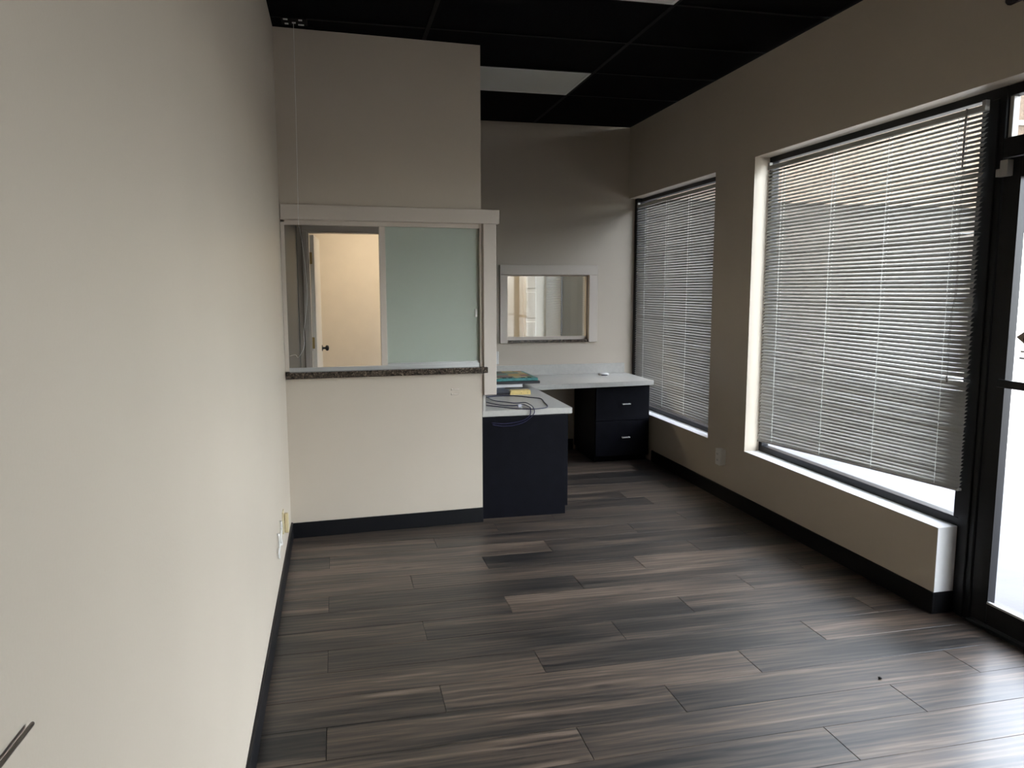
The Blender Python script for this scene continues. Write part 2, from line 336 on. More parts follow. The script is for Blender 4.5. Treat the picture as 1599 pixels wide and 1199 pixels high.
# partition with the reception hatch (own frame, turned a little)
def plocal(name, bm, m, parent=None, smooth=False):
    o = obj(name, bm, m, parent, smooth)
    if parent is None: o.location = PART; o.rotation_euler = (0, 0, PANG)
    return o
PT = 0.12
part = plocal('wall_partition', boxes([(-0.01, 1.213, 0, PT, 0, 0.992), (-0.01, 1.213, 0, PT, 1.925, ZC)]), 'wall'); part['kind'] = 'structure'; part['label'] = 'short off white partition wall with the reception hatch'
hatch = sempty('window_1', PART, PANG, 'reception hatch in the partition with sliding frosted glass')
obj('header_casing', boxes([(0.004, 1.326, -0.022, 0.0, 1.927, 2.014), (1.213, 1.326, 0.0, PT+0.02, 1.927, 2.014)], 0.002), 'trim', hatch)
obj('side_casing', boxes([(1.223, 1.306, -0.016, PT+0.02, 0.842, 1.927)], 0.002), 'trim', hatch)
obj('jamb', boxes([(1.204, 1.223, 0.004, PT, 1.026, 1.927), (1.213, 1.223, 0.004, PT, 0.842, 0.988)]), 'trim', hatch)
obj('jamb', boxes([(0.001, 0.024, -0.004, PT, 1.03, 1.912)]), 'trim', hatch)
obj('track', boxes([(0.024, 1.204, 0.012, 0.108, 1.912, 1.925), (0.024, 1.204, 0.012, 0.020, 1.900, 1.912), (0.024, 1.204, 0.060, 0.066, 1.900, 1.912)]), 'trim', hatch)
obj('track', boxes([(0.024, 1.204, 0.012, 0.108, 1.026, 1.036), (0.024, 1.204, 0.012, 0.020, 1.036, 1.050), (0.024, 1.204, 0.060, 0.066, 1.036, 1.046)]), 'silver', hatch)
pane = obj('sliding_pane', boxes([(0.612, 1.200, 0.030, 0.036, 1.040, 1.900)]), 'frost', hatch); pane['label'] = 'frosted greenish sliding glass pane'
obj('pane_stile', boxes([(0.576, 0.614, 0.024, 0.042, 1.037, 1.900)], 0.001), 'trim', pane)
obj('pane_rail', boxes([(0.614, 1.202, 0.024, 0.042, 1.037, 1.062)], 0.001), 'silver', pane)
obj('finger_pull', boxes([(1.174, 1.190, 0.018, 0.030, 1.345, 1.395)], 0.002), 'plate', pane)
pane2 = obj('sliding_pane', boxes([(0.640, 1.200, 0.072, 0.078, 1.040, 1.900)]), 'frost', hatch)
sill = obj('sill', boxes([(0.003, 1.243, -0.042, PT+0.03, 0.988, 1.026)], 0.003), 'granite', hatch); sill['label'] = 'dark speckled stone sill'

# baseboards
def baseboard(name, bm): return struct(name, bm, 'base')
baseboard('baseboard_left', boxes([(0, 0.012, Y0, 4.725, 0, 0.102), (0, 0.012, 4.86, YB, 0, 0.102)], 0.002))
b = baseboard('baseboard_partition', boxes([(0.0, 1.214, -0.012, 0.0, 0, 0.096)], 0.002)); b.location = PART; b.rotation_euler = (0, 0, PANG)
baseboard('baseboard_right', boxes([(XR-0.012, XR, W2E-0.012, 6.19, 0, 0.102), (XR, XG-0.004, W2E-0.012, W2E, 0, 0.102), (XR-0.012, XR, Y0, DY1, 0, 0.102)], 0.002))
baseboard('baseboard_back', boxes([(DX1+0.06, 2.48, YB-0.012, YB, 0, 0.102)], 0.002))

# ------------------------------------------------------------------ ceiling
ceil = struct('ceiling', boxes([(-1.4, XO, Y0-0.14, YF+0.2, ZC+0.03, ZC+0.25)]), 'tile', 'black suspended ceiling')
XE = [0.0, 0.865, 2.085, XR]; YE = [YB, 5.84, 5.22, 4.57, 3.92, 3.28, 2.64, 2.0, 1.36, 0.72, 0.08, -0.56, -1.2, Y0]
LIGHTS = [(1, 1), (1, 4)]
for i in range(len(YE)-1):
    for j in range(3):
        if (j, i) in LIGHTS: continue
        x0, x1, y1, y0 = XE[j], XE[j+1], YE[i], YE[i+1]
        key = ('t', round(x1-x0, 3), round(y1-y0, 3))
        if key not in cache: cache[key] = mesh_of('ceiling_tile', boxes([(-(x1-x0)/2+0.006, (x1-x0)/2-0.006, -(y1-y0)/2+0.006, (y1-y0)/2-0.006, 0, 0.015)]), 'tile')
        inst('ceiling_tile', cache[key], ceil, ((x0+x1)/2, (y0+y1)/2, ZC+0.006))
for y in YE[1:-1]: obj('grid_bar', boxes([(0, XR, y-0.012, y+0.012, ZC, ZC+0.004), (0, XR, y-0.002, y+0.002, ZC+0.004, ZC+0.03)]), 'tbar', ceil)
for x in XE[1:-1]: obj('grid_bar', boxes([(x-0.012, x+0.012, Y0, YB, ZC-0.0005, ZC+0.0035)]), 'tbar', ceil)
obj('far_ceiling_board', boxes([(-1.4, XR, YB2, YF+0.1, 2.70, 2.72)]), 'far_wall', ceil)
for (j, i), lab in zip(LIGHTS, ('unlit flat white ceiling light panel near the end wall', 'unlit white ceiling light panel at the top edge of the photo')):
    x0, x1, y1, y0 = XE[j]+0.012, XE[j+1]-0.012, YE[i]-0.012, YE[i+1]+0.012
    t = thing('ceiling_light', lab, 'ceiling light', ((x0+x1)/2, (y0+y1)/2, ZC-0.004), 0, 'recessed ceiling light panels')
    hx, hy = (x1-x0)/2, (y1-y0)/2
    obj('frame', boxes([(-hx, hx, -hy, -hy+0.018, 0, 0.014), (-hx, hx, hy-0.018, hy, 0, 0.014), (-hx, -hx+0.018, -hy+0.018, hy-0.018, 0, 0.014), (hx-0.018, hx, -hy+0.018, hy-0.018, 0, 0.014)]), 'lframe', t)
    obj('diffuser', boxes([(-hx+0.016, hx-0.016, -hy+0.016, hy-0.016, 0.004, 0.010)]), 'diff', t)

# ------------------------------------------------------------------ right wall windows, storefront frames
def frame_window(name, y0, y1, z0, z1, fw_, label, gm='tinted'):
    w = sempty(name, (0, 0, 0), 0, label)
    obj('frame', boxes([(XG, XO, y0, y1, z1-fw_, z1), (XG, XO, y0, y1, z0, z0+fw_+0.008), (XG, XO, y0, y0+fw_, z0+fw_+0.008, z1-fw_), (XG, XO, y1-fw_, y1, z0+fw_+0.008, z1-fw_)], 0.002), 'alu', w)
    obj('pane', boxes([(XG+0.022, XG+0.028, y0+fw_-0.004, y1-fw_+0.004, z0+fw_, z1-fw_+0.004)]), gm, w)
    return w
w2 = frame_window('window_2', W1Y, YB-0.004, W1B, W1T, 0.032, 'tall black framed window next to the end wall')
obj('sill', boxes([(XR-0.002, XG, W1Y, YB, W1B, W1B+0.003)]), 'sillpaint', w2)
obj('jamb_tube', boxes([(3.068, XO, 6.792, YB-0.001, W1B+0.003, W1T)], 0.003), 'alu', w2)
w3 = frame_window('window_3', 2.90, W2Y, W2B, W2T, 0.036, 'wide black framed shop window beside the entrance', 'glass')
obj('sill', boxes([(XR-0.002, XG, W2E, W2Y, W2B, W2B+0.003)]), 'sillpaint', w3)
obj('end_cap', boxes([(XR, XG-0.004, W2E-0.003, W2E, 0.102, W2B+0.002)]), 'sillpaint', w3)
frame_window('added_window_7', 0.3, DY1, W2B, W2T, 0.036, 'unseen window added beside the entrance to light the left wall')  # out-of-view glazing added to brighten the left wall
frame_window('window_4', 7.20, 8.12, 0.6, 2.356, 0.032, 'window of the far room nearest the interior glass')
frame_window('window_5', 8.985, 9.65, 0.6, 2.356, 0.032, 'window at the end of the far room')

ent = sempty('door_1', (0, 0, 0), 0, 'black aluminium glass entrance door with transom')
obj('door_post', boxes([(XG-0.004, XO, 2.805, 2.905, 0, W2T), (XG-0.012, XG-0.004, 2.835, 2.872, 0, 2.33)], 0.003), 'alu', ent)
obj('door_post', boxes([(XG-0.004, XO, DY1, DY1+0.05, 0, W2T)], 0.003), 'alu', ent)
obj('head_frame', boxes([(XG, XO, DY1+0.05, 2.805, W2T-0.045, W2T)], 0.002), 'alu', ent)
obj('transom_bar', boxes([(XG-0.006, XO, DY1+0.05, 2.805, 2.075, 2.158)], 0.003), 'alu', ent)
obj('transom_pane', boxes([(XG+0.03, XG+0.036, DY1+0.05, 2.805, 2.155, W2T-0.04)]), 'tinted', ent)
obj('lit_return', boxes([(XG+0.012, XG+0.045, 2.785, 2.805, 2.158, W2T-0.045)], 0.002), 'grey', ent)  # pale grey stands in for light on the post's side return
obj('threshold', boxes([(XG-0.02, XO+0.01, DY1+0.05, 2.805, 0.0, 0.016)], 0.003), 'alu', ent)
def leaf(y0, y1, label):
    l = obj('door_leaf', boxes([(XG+0.002, XG+0.046, y1-0.088, y1, 0.018, 2.072), (XG+0.002, XG+0.046, y0, y0+0.088, 0.018, 2.072),
        (XG+0.002, XG+0.046, y0+0.088, y1-0.088, 1.985, 2.072), (XG+0.002, XG+0.046, y0+0.088, y1-0.088, 0.018, 0.118)], 0.003), 'alu', ent); l['label'] = label
    obj('glazing_bead', boxes([(XG-0.001, XG+0.012, y1-0.093, y1-0.084, 0.118, 1.985), (XG-0.001, XG+0.012, y0+0.084, y0+0.093, 0.118, 1.985)]), 'alu', l)
    obj('glazing_bead', boxes([(XG-0.001, XG+0.012, y0+0.088, y1-0.088, 0.116, 0.126)]), 'silver', l)
    pn = bmesh.new(); vs = [pn.verts.new((XG+0.024, y, z)) for y, z in ((y0+0.085, 0.115), (y1-0.085, 0.115), (y1-0.085, 1.988), (y0+0.085, 1.988))]; pn.faces.new(vs)
    obj('pane', pn, 'glass', l)
    obj('push_bar', boxes([(XG-0.03, XG-0.012, y0+0.03, y1-0.075, 1.097, 1.131), (XG-0.012, XG+0.004, y0+0.03, y0+0.06, 1.10, 1.128), (XG-0.012, XG+0.004, y1-0.105, y1-0.075, 1.10, 1.128)], 0.002), 'alu', l)
    return l
lf = leaf(1.875, 2.802, 'black door leaf with a large glass pane')
leaf(0.985, 1.870, 'unseen second glass door leaf, kept for its light')  # leaf out of view, kept for the daylight it lets in
obj('closer_bracket', boxes([(XG-0.03, XG+0.002, 2.752, 2.792, 1.995, 2.062), (XG-0.03, XG+0.002, 2.792, 2.812, 1.995, 2.028)], 0.002), 'grey', ent)
# decal on the pane
dec = bmesh.new(); dz, dy, dx = 1.315, 2.615, XG+0.0205
def poly_prism(bm, pts, x0, x1):
    A = [bm.verts.new((x0, y, z)) for y, z in pts]; B = [bm.verts.new((x1, y, z)) for y, z in pts]; n = len(pts)
    bm.faces.new(A); bm.faces.new(B[::-1])
    for i in range(n): bm.faces.new((A[i], A[(i+1) % n], B[(i+1) % n], B[i]))
poly_prism(dec, [(dy+0.075, dz), (dy, dz+0.05), (dy-0.075, dz), (dy, dz-0.05)], dx-0.0006, dx)
decal = obj('door_decal', dec, 'decal'); tag(decal, 'brown diamond shaped sticker on the entrance door glass', 'sticker')
d2 = bmesh.new(); cyl(d2, (dx-0.0014, dy+0.028, dz-0.008), (dx-0.0004, dy+0.028, dz-0.008), 0.012); obj('emblem_dot', d2, 'decaldark', decal)
d2 = bmesh.new(); cyl(d2, (dx-0.0014, dy-0.028, dz-0.008), (dx-0.0004, dy-0.028, dz-0.008), 0.012); obj('emblem_dot', d2, 'decaldark', decal)
obj('text_line', boxes([(dx-0.0006, dx, dy-0.045, dy+0.048, dz-0.064, dz-0.057)]), 'decal', decal)
obj('text_line', boxes([(dx-0.0006, dx, dy-0.050, dy+0.052, dz-0.092, dz-0.085)]), 'decal', decal)

# fixture above the door, cut by the frame
sg = thing('wall_fixture', 'black rimmed rounded wall fixture above the entrance door', 'fixture', (XR, 2.56, 2.655))
obj('housing', boxes([(-0.04, 0, -0.16, 0.16, 0, 0.20)], 0.012), 'black', sg)
for yy in (-0.10, -0.02, 0.06, 0.118):
    obj('lens', boxes([(-0.044, -0.038, yy-0.024, yy+0.024, 0.022, 0.17)], 0.004), 'grey', sg)

# ------------------------------------------------------------------ blinds
TILT = -math.radians(44)    # room side edge lowered
def slat_mesh(L, w=0.0255, tilt=TILT, bend=None):
    bm = bmesh.new(); n = 5; ys = [-L/2, L/2] if bend is None else [-L/2, -L/2+0.05, -L/2+0.12, -L/2+0.30, L/2]
    rings = []
    for yi, y in enumerate(ys):
        ring = []
        for s, off in ((1, 0.0), (-1, -0.0007)):
            for q in (range(n) if s == 1 else reversed(range(n))):
                u = -w/2+w*q/(n-1)                        # u: room side (-) to glass side (+)
                h = 0.0024*(1-(2*u/w)**2)+off
                tt = tilt+(bend[yi] if bend else 0)
                ring.append(bm.verts.new((u*math.cos(tt)+h*math.sin(tt), y, -u*math.sin(tt)+h*math.cos(tt))))
        rings.append(ring)
    for a, b in zip(rings, rings[1:]):
        for i in range(2*n): bm.faces.new((a[i], a[(i+1) % (2*n)], b[(i+1) % (2*n)], b[i]))
    bm.faces.new(rings[0][::-1]); bm.faces.new(rings[-1])
    me = mesh_of('slat', bm, 'slat')
    for p in me.polygons: p.use_smooth = len(p.vertices) == 4
    return me
BX = 3.075
def blind(y0, y1, ztop, zbot_far, zbot_near, cords, label, sag=0, bent=(), group=None, tilt=TILT):
    L = y1-y0; yc = (y0+y1)/2
    t = thing('window_blind', label, 'blind', (BX, yc, 0), 0, group)
    obj('headrail', boxes([(-0.013, 0.013, -L/2, L/2, ztop-0.026, ztop)], 0.002), 'slat', t)
    obj('bracket', boxes([(-0.010, 0.010, L/2-0.02, L/2, ztop, ztop+0.02)]), 'slat', t); obj('bracket', boxes([(-0.010, 0.010, -L/2, -L/2+0.02, ztop, ztop+0.02)]), 'slat', t)
    pitch = 0.0211; zs = ztop-0.040; N = int((zs-zbot_far-0.012)/pitch)
    me = slat_mesh(L, tilt=tilt); bents = [slat_mesh(L, tilt=tilt, bend=bd) for bd in ((0.7, 0.35, 0.0, 0, 0), (-0.6, -0.45, -0.2, 0, 0), (0.0, -0.5, -0.3, -0.1, 0))]
    for i in range(N):
        zf = zs-i*pitch; zn = zf
        if sag and i > N-sag:
            q = (i-(N-sag))/sag; zn = zf+q**1.0*(zbot_near-zbot_far)
        mm = bents[bent[i]] if i in bent else me
        inst('slat', mm, t, (random.uniform(-0.0006, 0.0006), 0, (zf+zn)/2), (math.atan2(zf-zn, L)+random.gauss(0, 0.0006), random.gauss(0, 0.05), 0))
    zbot_far, zbot_near = zf-0.016, zn-0.014
    br = obj('bottom_rail', boxes([(-0.0125, 0.0125, -L/2, L/2, -0.006, 0.006)], 0.002), 'slat', t)
    br.location = (0, 0, (zbot_far+zbot_near)/2); br.rotation_euler = (math.atan2(zbot_far-zbot_near, L), 0, 0)
    for cy in cords:
        zb = zbot_near+(zbot_far-zbot_near)*(cy-y0)/L
        bm = bmesh.new()
        for dx in (-0.0105, 0.0105): cyl(bm, (dx, cy-yc, zb), (dx, cy-yc, ztop-0.02), 0.0017, n=6)
        obj('ladder_cord', bm, 'cord', t)
    return t
bl1 = blind(W1Y+0.035, YB-0.068, 2.292, 0.452, 0.452, (6.584, 6.141, 5.715), 'white slatted blind hanging straight in the window next to the end wall', group='white window blinds', tilt=-math.radians(52))
bl2 = blind(2.868, 4.580, 2.310, 0.470, 0.572, (4.409, 3.903, 3.456, 3.012), 'white slatted blind with a crooked bottom in the wide shop window', sag=26,
            bent={24: 0, 38: 1, 40: 2, 55: 0, 56: 2, 63: 2, 68: 1, 12: 2}, group='white window blinds')
bm = bmesh.new(); tube(bm, [(-0.022, 2.958-3.724, 2.31), (-0.024, 2.960-3.724, 2.20), (-0.022, 2.962-3.724, 2.06)], 0.004, 6); obj('tilt_wand', bm, 'wand', bl2)
for q, (a, zl) in enumerate(((2.945, 1.10), (2.953, 1.22))):
    bm = bmesh.new(); tube(bm, spline([(-0.020, a-3.724, 2.31), (-0.024, a+0.004-3.724, 1.9), (-0.022, a-0.004-3.724, 1.55), (-0.023, a+0.014-3.724, 1.38), (-0.022, a+0.02-3.724, zl)], 5), 0.0011, 5); obj('lift_cord', bm, 'wand', bl2)
bm = bmesh.new(); lathe(bm, (-0.022, 2.965-3.724, 1.09), (0, 0, 1), [(0, 0.004), (0.02, 0.006), (0.03, 0.003)], 8); obj('cord_tassel', bm, 'wand', bl2)
def far_blind(y0, y1, label):
    L = y1-y0; yc = (y0+y1)/2; t = thing('window_blind', label, 'blind', (2.988, yc, 0))
    obj('headrail', boxes([(-0.013, 0.013, -L/2, L/2, 2.30, 2.326)]), 'slat', t); obj('bottom_rail', boxes([(-0.012, 0.012, -L/2, L/2, 0.66, 0.672)]), 'slat', t)
    bm = bmesh.new(); z = 2.285
    while z > 0.69:
        c, s = math.cos(TILT)*0.0125, math.sin(TILT)*0.0125
        vs = [bm.verts.new(v) for v in ((-c, -L/2, z+s), (c, -L/2, z-s), (c, L/2, z-s), (-c, L/2, z+s), (-c, -L/2, z+s-0.001), (c, -L/2, z-s-0.001), (c, L/2, z-s-0.001), (-c, L/2, z+s-0.001))]
        for f in ((0, 1, 2, 3), (7, 6, 5, 4), (0, 4, 5, 1), (3, 2, 6, 7), (0, 3, 7, 4), (1, 5, 6, 2)): bm.faces.new([vs[i] for i in f])
        z -= 0.0211
    sl = obj('slats', bm, 'slat', t); sl['kind'] = 'stuff'
far_blind(7.16, 8.13, 'white blind seen at the right edge of the interior window')
far_blind(8.975, 9.66, 'white blind seen in the middle of the interior window')

# ------------------------------------------------------------------ interior window in the back wall
iw = sempty('window_6', (0, 0, 0), 0, 'interior window with a wide painted casing')
CX0, CX1, CZ0, CZ1 = 1.768, 2.705, 1.024, 1.741
obj('casing', boxes([(CX0, CX1, YB-0.02, YB, IZ1, CZ1), (CX0, IX0, YB-0.02, YB, CZ0, IZ1), (IX1, CX1, YB-0.02, YB, CZ0, IZ1)], 0.003), 'trim', iw)
obj('sash_frame', boxes([(IX0, IX1, YB+0.03, YB+0.07, IZ1-0.012, IZ1), (IX0, IX0+0.012, YB+0.03, YB+0.07, IZ0+0.03, IZ1-0.012), (IX1-0.012, IX1, YB+0.03, YB+0.07, IZ0+0.03, IZ1-0.012), (IX0, IX1, YB+0.03, YB+0.07, IZ0, IZ0+0.035)]), 'trim', iw)
obj('pane', boxes([(IX0+0.01, IX1-0.01, YB+0.047, YB+0.052, IZ0+0.03, IZ1-0.01)]), 'glass', iw)
obj('sill', boxes([(IX0+0.012, IX1-0.006, YB-0.024, YB+0.03, IZ0-0.018, IZ0+0.006)], 0.002), 'granite', iw)

# ------------------------------------------------------------------ inner door, standing open into the far room
idr = sempty('door_2', (0, 0, 0), 0, 'inner door standing open into a lit room')
obj('casing', boxes([(DX0-0.045, DX0, YB-0.014, YB, 0, DT), (DX0-0.045, DX1+0.06, YB-0.014, YB, DT, DT+0.05), (DX1, DX1+0.06, YB-0.014, YB, 0, DT)], 0.002), 'trim', idr)
obj('door_jamb', boxes([(DX0, DX0+0.012, YB, YB2+0.01, 0, DT), (DX1-0.012, DX1, YB, YB2+0.01, 0, DT), (DX0, DX1, YB, YB2+0.01, DT-0.012, DT)], 0.001), 'trim', idr)
hl = bpy.data.objects.new('door_leaf_hinge', None); bpy.data.objects.remove(hl)
lfm = boxes([(-0.036, 0.0, 0.0, 0.76, 0.01, 1.995)], 0.002)
il = obj('door_leaf', lfm, 'door', idr); il.location = (DX0+0.05, YB2+0.012, 0); il.rotation_euler = (0, 0, -math.radians(2.6)); il['label'] = 'plain cream painted door leaf'
for s in (1, -1):
    bm = bmesh.new(); lathe(bm, (0 if s == 1 else -0.036, 0.70, 0.95), (s, 0, 0), [(0, 0.030), (0.006, 0.030), (0.008, 0.012), (0.030, 0.011), (0.036, 0.024), (0.048, 0.029), (0.060, 0.025), (0.066, 0.010)]); obj('knob', bm, 'blackmetal', il, True)
for z in (1.74, 1.0, 0.25):
    obj('hinge', boxes([(DX0+0.012, DX0+0.034, YB2-0.03, YB2-0.026, z, z+0.10), (DX0+0.010, DX0+0.014, YB2-0.03, YB2+0.012, z, z+0.10)]), 'brass', idr)
    bm = bmesh.new(); cyl(bm, (DX0+0.018, YB2+0.012, z), (DX0+0.018, YB2+0.012, z+0.10), 0.006, n=8); obj('hinge', bm, 'brass', idr)

# far room lamp and cabinet
fl = thing('ceiling_light', 'lit warm ceiling light in the room beyond', 'ceiling light', (1.0, 8.5, 2.692))
obj('frame', boxes([(-0.62, 0.62, -0.32, -0.29, 0, 0.008), (-0.62, 0.62, 0.29, 0.32, 0, 0.008), (-0.62, -0.59, -0.29, 0.29, 0, 0.008), (0.59, 0.62, -0.29, 0.29, 0, 0.008)]), 'lframe', fl)
M['lamp'] = mat('lit_diffuser', (0.9, 0.85, 0.75), 0.5, 0.3, emit=((1.0, 0.82, 0.60), 9.5))
obj('diffuser', boxes([(-0.59, 0.59, -0.29, 0.29, 0.001, 0.006)]), 'lamp', fl)
fc = thing('wall_cabinet', 'narrow white panelled cabinet seen through the interior window', 'cabinet', (2.77, YF, 0.55))
obj('body', boxes([(-0.07, 0.07, -0.12, 0, 0, 1.35)], 0.004), 'door', fc)
obj('door', boxes([(-0.062, 0.062, -0.132, -0.12, 0.60, 0.93)], 0.003), 'door', fc); obj('door', boxes([(-0.062, 0.062, -0.132, -0.12, 0.05, 0.55)], 0.003), 'door', fc); obj('door', boxes([(-0.062, 0.062, -0.132, -0.12, 0.98, 1.32)], 0.003), 'door', fc)

# ------------------------------------------------------------------ desk
DZ = 0.725
desk = thing('desk_counter', 'L shaped light grey laminate counter along the end wall', 'counter', (0, 0, 0))
bm = bmesh.new()
pts = [(1.226, 4.862), (1.846, 4.880), (1.858, 6.085), (XR-0.002, 6.185), (XR-0.002, YB-0.001), (1.226, YB-0.001)]
A = [bm.verts.new((x, y, DZ-0.04)) for x, y in pts]; Bv = [bm.verts.new((x, y, DZ+0.0005)) for x, y in pts]
bm.faces.new(A[::-1]); bm.faces.new(Bv)
for i in range(6): bm.faces.new((A[i], A[(i+1) % 6], Bv[(i+1) % 6], Bv[i]))
bmesh.ops.bevel(bm, geom=[e for e in bm.edges if abs(e.verts[0].co.z-e.verts[1].co.z) < 1e-5], offset=0.002, segments=1, affect='EDGES')
obj('countertop', bm, 'lamin', desk)
tag(obj('splash_board', boxes([(1.245, XR-0.022, YB-0.020, YB-0.001, DZ+0.0003, DZ+0.094)], 0.002), 'lamin'), 'grey laminate splash board standing along the end wall', 'splash board')
tag(obj('splash_board', boxes([(1.228, 1.246, 4.868, YB-0.021, DZ+0.0003, DZ+0.110)], 0.002), 'lamin'), 'pale laminate splash board standing beside the partition end', 'splash board')
# (a thin slice of wall stays free between hatch sill and splash)

cabn = thing('base_cabinet', 'black cabinet under the near end of the counter beside the partition', 'cabinet', (0, 0, 0))
bm = bmesh.new(); ey = 4.852
prof = [(1.222, 0.0), (1.792, 0.0), (1.792, 0.056), (1.808, 0.056), (1.808, DZ-0.041), (1.222, DZ-0.041)]
A = [bm.verts.new((x, ey, z)) for x, z in prof]; Bv = [bm.verts.new((x, ey+0.019, z)) for x, z in prof]
bm.faces.new(A); bm.faces.new(Bv[::-1])
for i in range(6): bm.faces.new((A[i], A[(i+1) % 6], Bv[(i+1) % 6], Bv[i]))
obj('end_panel', bm, 'cab', cabn)
obj('body', boxes([(1.222, 1.790, ey+0.019, 5.60, 0.056, DZ-0.041)]), 'cab', cabn)
obj('toe_kick', boxes([(1.222, 1.740, ey+0.019, 5.60, 0.0, 0.056)]), 'cab', cabn)
d = obj('door', boxes([(1.790, 1.808, ey+0.022, 5.225, 0.066, DZ-0.045)], 0.002), 'cab', cabn); obj('handle', boxes([(1.808, 1.83, 5.17, 5.18, 0.50, 0.60)], 0.002), 'silver', d)
d = obj('door', boxes([(1.790, 1.808, 5.229, 5.598, 0.066, DZ-0.045)], 0.002), 'cab', cabn); obj('handle', boxes([(1.808, 1.83, 5.27, 5.28, 0.50, 0.60)], 0.002), 'silver', d)

fcab = thing('drawer_cabinet', 'black two drawer cabinet under the counter by the window', 'cabinet', (0, 0, 0))
FY = 6.225
obj('body', boxes([(2.485, 2.985, FY+0.02, YB-0.02, 0.05, DZ-0.041)], 0.001), 'cab', fcab)
obj('toe_kick', boxes([(2.50, 2.985, FY+0.06, YB-0.02, 0.0, 0.05)]), 'cab', fcab)
for z0, z1, hz in ((0.375, DZ-0.045, 0.522), (0.06, 0.371, 0.225)):
    d = obj('drawer', boxes([(2.488, 2.984, FY, FY+0.02, z0, z1)], 0.002), 'cab', fcab)
    bm = boxes([(2.725, 2.800, FY-0.028, FY-0.020, hz-0.005, hz+0.005), (2.728, 2.736, FY-0.020, FY, hz-0.004, hz+0.004), (2.789, 2.797, FY-0.020, FY, hz-0.004, hz+0.004)], 0.001)
    obj('handle', bm, 'silver', d)

# things on the counter
lap = thing('flat_device', 'flat black electronic device on the counter under the white binder', 'device', (1.435, 5.91, DZ+0.0005))
obj('body', boxes([(-0.175, 0.165, -0.33, 0.33, 0.0, 0.014)], 0.003), 'black', lap); obj('lid', boxes([(-0.165, 0.155, -0.32, 0.32, 0.014, 0.016)], 0.0005), 'navy', lap)
bd = thing('white_binder', 'thin white binder between the black device and the game box', 'binder', (1.51, 6.13, DZ+0.016))
obj('cover', boxes([(-0.24, 0.245, -0.23, 0.23, 0.0, 0.003), (-0.24, 0.245, -0.23, 0.23, 0.021, 0.024), (-0.24, -0.237, -0.23, 0.23, 0.003, 0.021)]), 'paper', bd)
obj('pages', boxes([(-0.237, 0.240, -0.226, 0.226, 0.003, 0.021)]), 'paper', bd)
gb = thing('game_box', 'colourful printed box with a black rim stacked on the counter', 'box', (1.62, 6.17, DZ+0.040))
obj('tray', boxes([(-0.27, 0.275, -0.27, 0.27, 0.0, 0.022)], 0.002), 'black', gb)
lid = obj('lid', boxes([(-0.262, 0.262, -0.255, 0.262, 0.022, 0.046)], 0.003), 'teal', gb)
obj('printed_top', boxes([(-0.255, 0.235, -0.20, 0.257, 0.046, 0.0475)]), 'print', lid)
for i in range(9):
    obj('printed_square', boxes([(-0.235+i*0.052, -0.205+i*0.052, -0.245, -0.212, 0.046, 0.0474)]), ('cream', 'dark', 'dark')[i % 3], lid)
pad = thing('yellow_pad', 'pale yellow block lying on the counter behind the blue cables', 'pad', (1.655, 5.60, DZ+0.0005), 0.02)
bm = bmesh.new(); pr = [(-0.085, -0.03, 0), (0.078, -0.03, 0), (0.078, 0.05, 0), (-0.075, 0.05, 0)]
A = [bm.verts.new(q) for q in pr]; Bv = [bm.verts.new((x*0.93+0.004, y*0.95, 0.032)) for x, y, z in pr]
bm.faces.new(A[::-1]); bm.faces.new(Bv)
for i in range(4): bm.faces.new((A[i], A[(i+1) % 4], Bv[(i+1) % 4], Bv[i]))
obj('block', bm, 'yellow', pad); obj('stain', boxes([(0.0, 0.008, -0.0305, -0.0285, 0.010, 0.016), (0.05, 0.056, -0.0305, -0.0285, 0.009, 0.014)]), 'brass', pad)
ms = thing('charger_puck', 'small white oval puck on the counter by the end wall', 'charger', (2.725, 6.70, DZ+0.0005))
bm = bmesh.new(); lathe(bm, (0, 0, 0), (0, 0, 1), [(0, 0.045), (0.006, 0.052), (0.014, 0.050), (0.020, 0.036), (0.022, 0.01)], 20)
obj('body', bm, 'plate', ms, True); obj('underside', boxes([(-0.04, 0.02, -0.056, -0.045, 0.0, 0.007)], 0.002), 'dark', ms)

# blue cables: pixel traces turned into points on the counter / in front of its edge
def ray(px, py): return fw + rt*((px-799.5)/F_PX) - up*((py-599.5)/F_PX)
def onz(px, py, z): d = ray(px, py); return CAM + d*((z-CAM.z)/d.z)
def ony(px, py, y): d = ray(px, py); return CAM + d*((y-CAM.y)/d.y)
def z1(a, b, z=DZ+0.004): return onz(740+a/10, 540+b/10, z)
def z5(a, b, y=4.845): return ony(750+a/5, 600+b/5, y)
cab = thing('network_cable', 'dark blue network cable coiled on the counter and drooping over its edge', 'cable', (0, 0, 0))
runs = [
    [z1(195, 800), z1(370, 782), z1(640, 778), z1(870, 802), z1(1040, 822), z1(1100, 880), z1(1148, 935), z1(1120, 966), z1(950, 985), z1(800, 985), z1(600, 972), z1(400, 950), z1(195, 930)],
    [z1(195, 792), z1(300, 850, DZ+0.009), z1(480, 875, DZ+0.012), z1(640, 893, DZ+0.012), z1(800, 885, DZ+0.012), z1(890, 925, DZ+0.010), z1(925, 960, DZ+0.008), ony(834.5, 642, 4.855), z5(410, 240), z5(350, 290), z5(270, 318), z5(180, 327), z5(95, 316)],
    [z1(195, 880), z1(400, 922, DZ+0.008), z1(600, 934, DZ+0.009), z1(760, 915, DZ+0.010), z1(850, 945, DZ+0.008), z1(880, 968, DZ+0.006), ony(828.5, 644, 4.856), ony(826, 650, 4.845), ony(815, 657, 4.845), ony(790, 661.5, 4.845), ony(768, 660.5, 4.845)],
]
for rn in runs:
    bm = bmesh.new(); tube(bm, spline(rn, 6), 0.0034, 8); obj('cable_loop', bm, 'cable', cab, True)
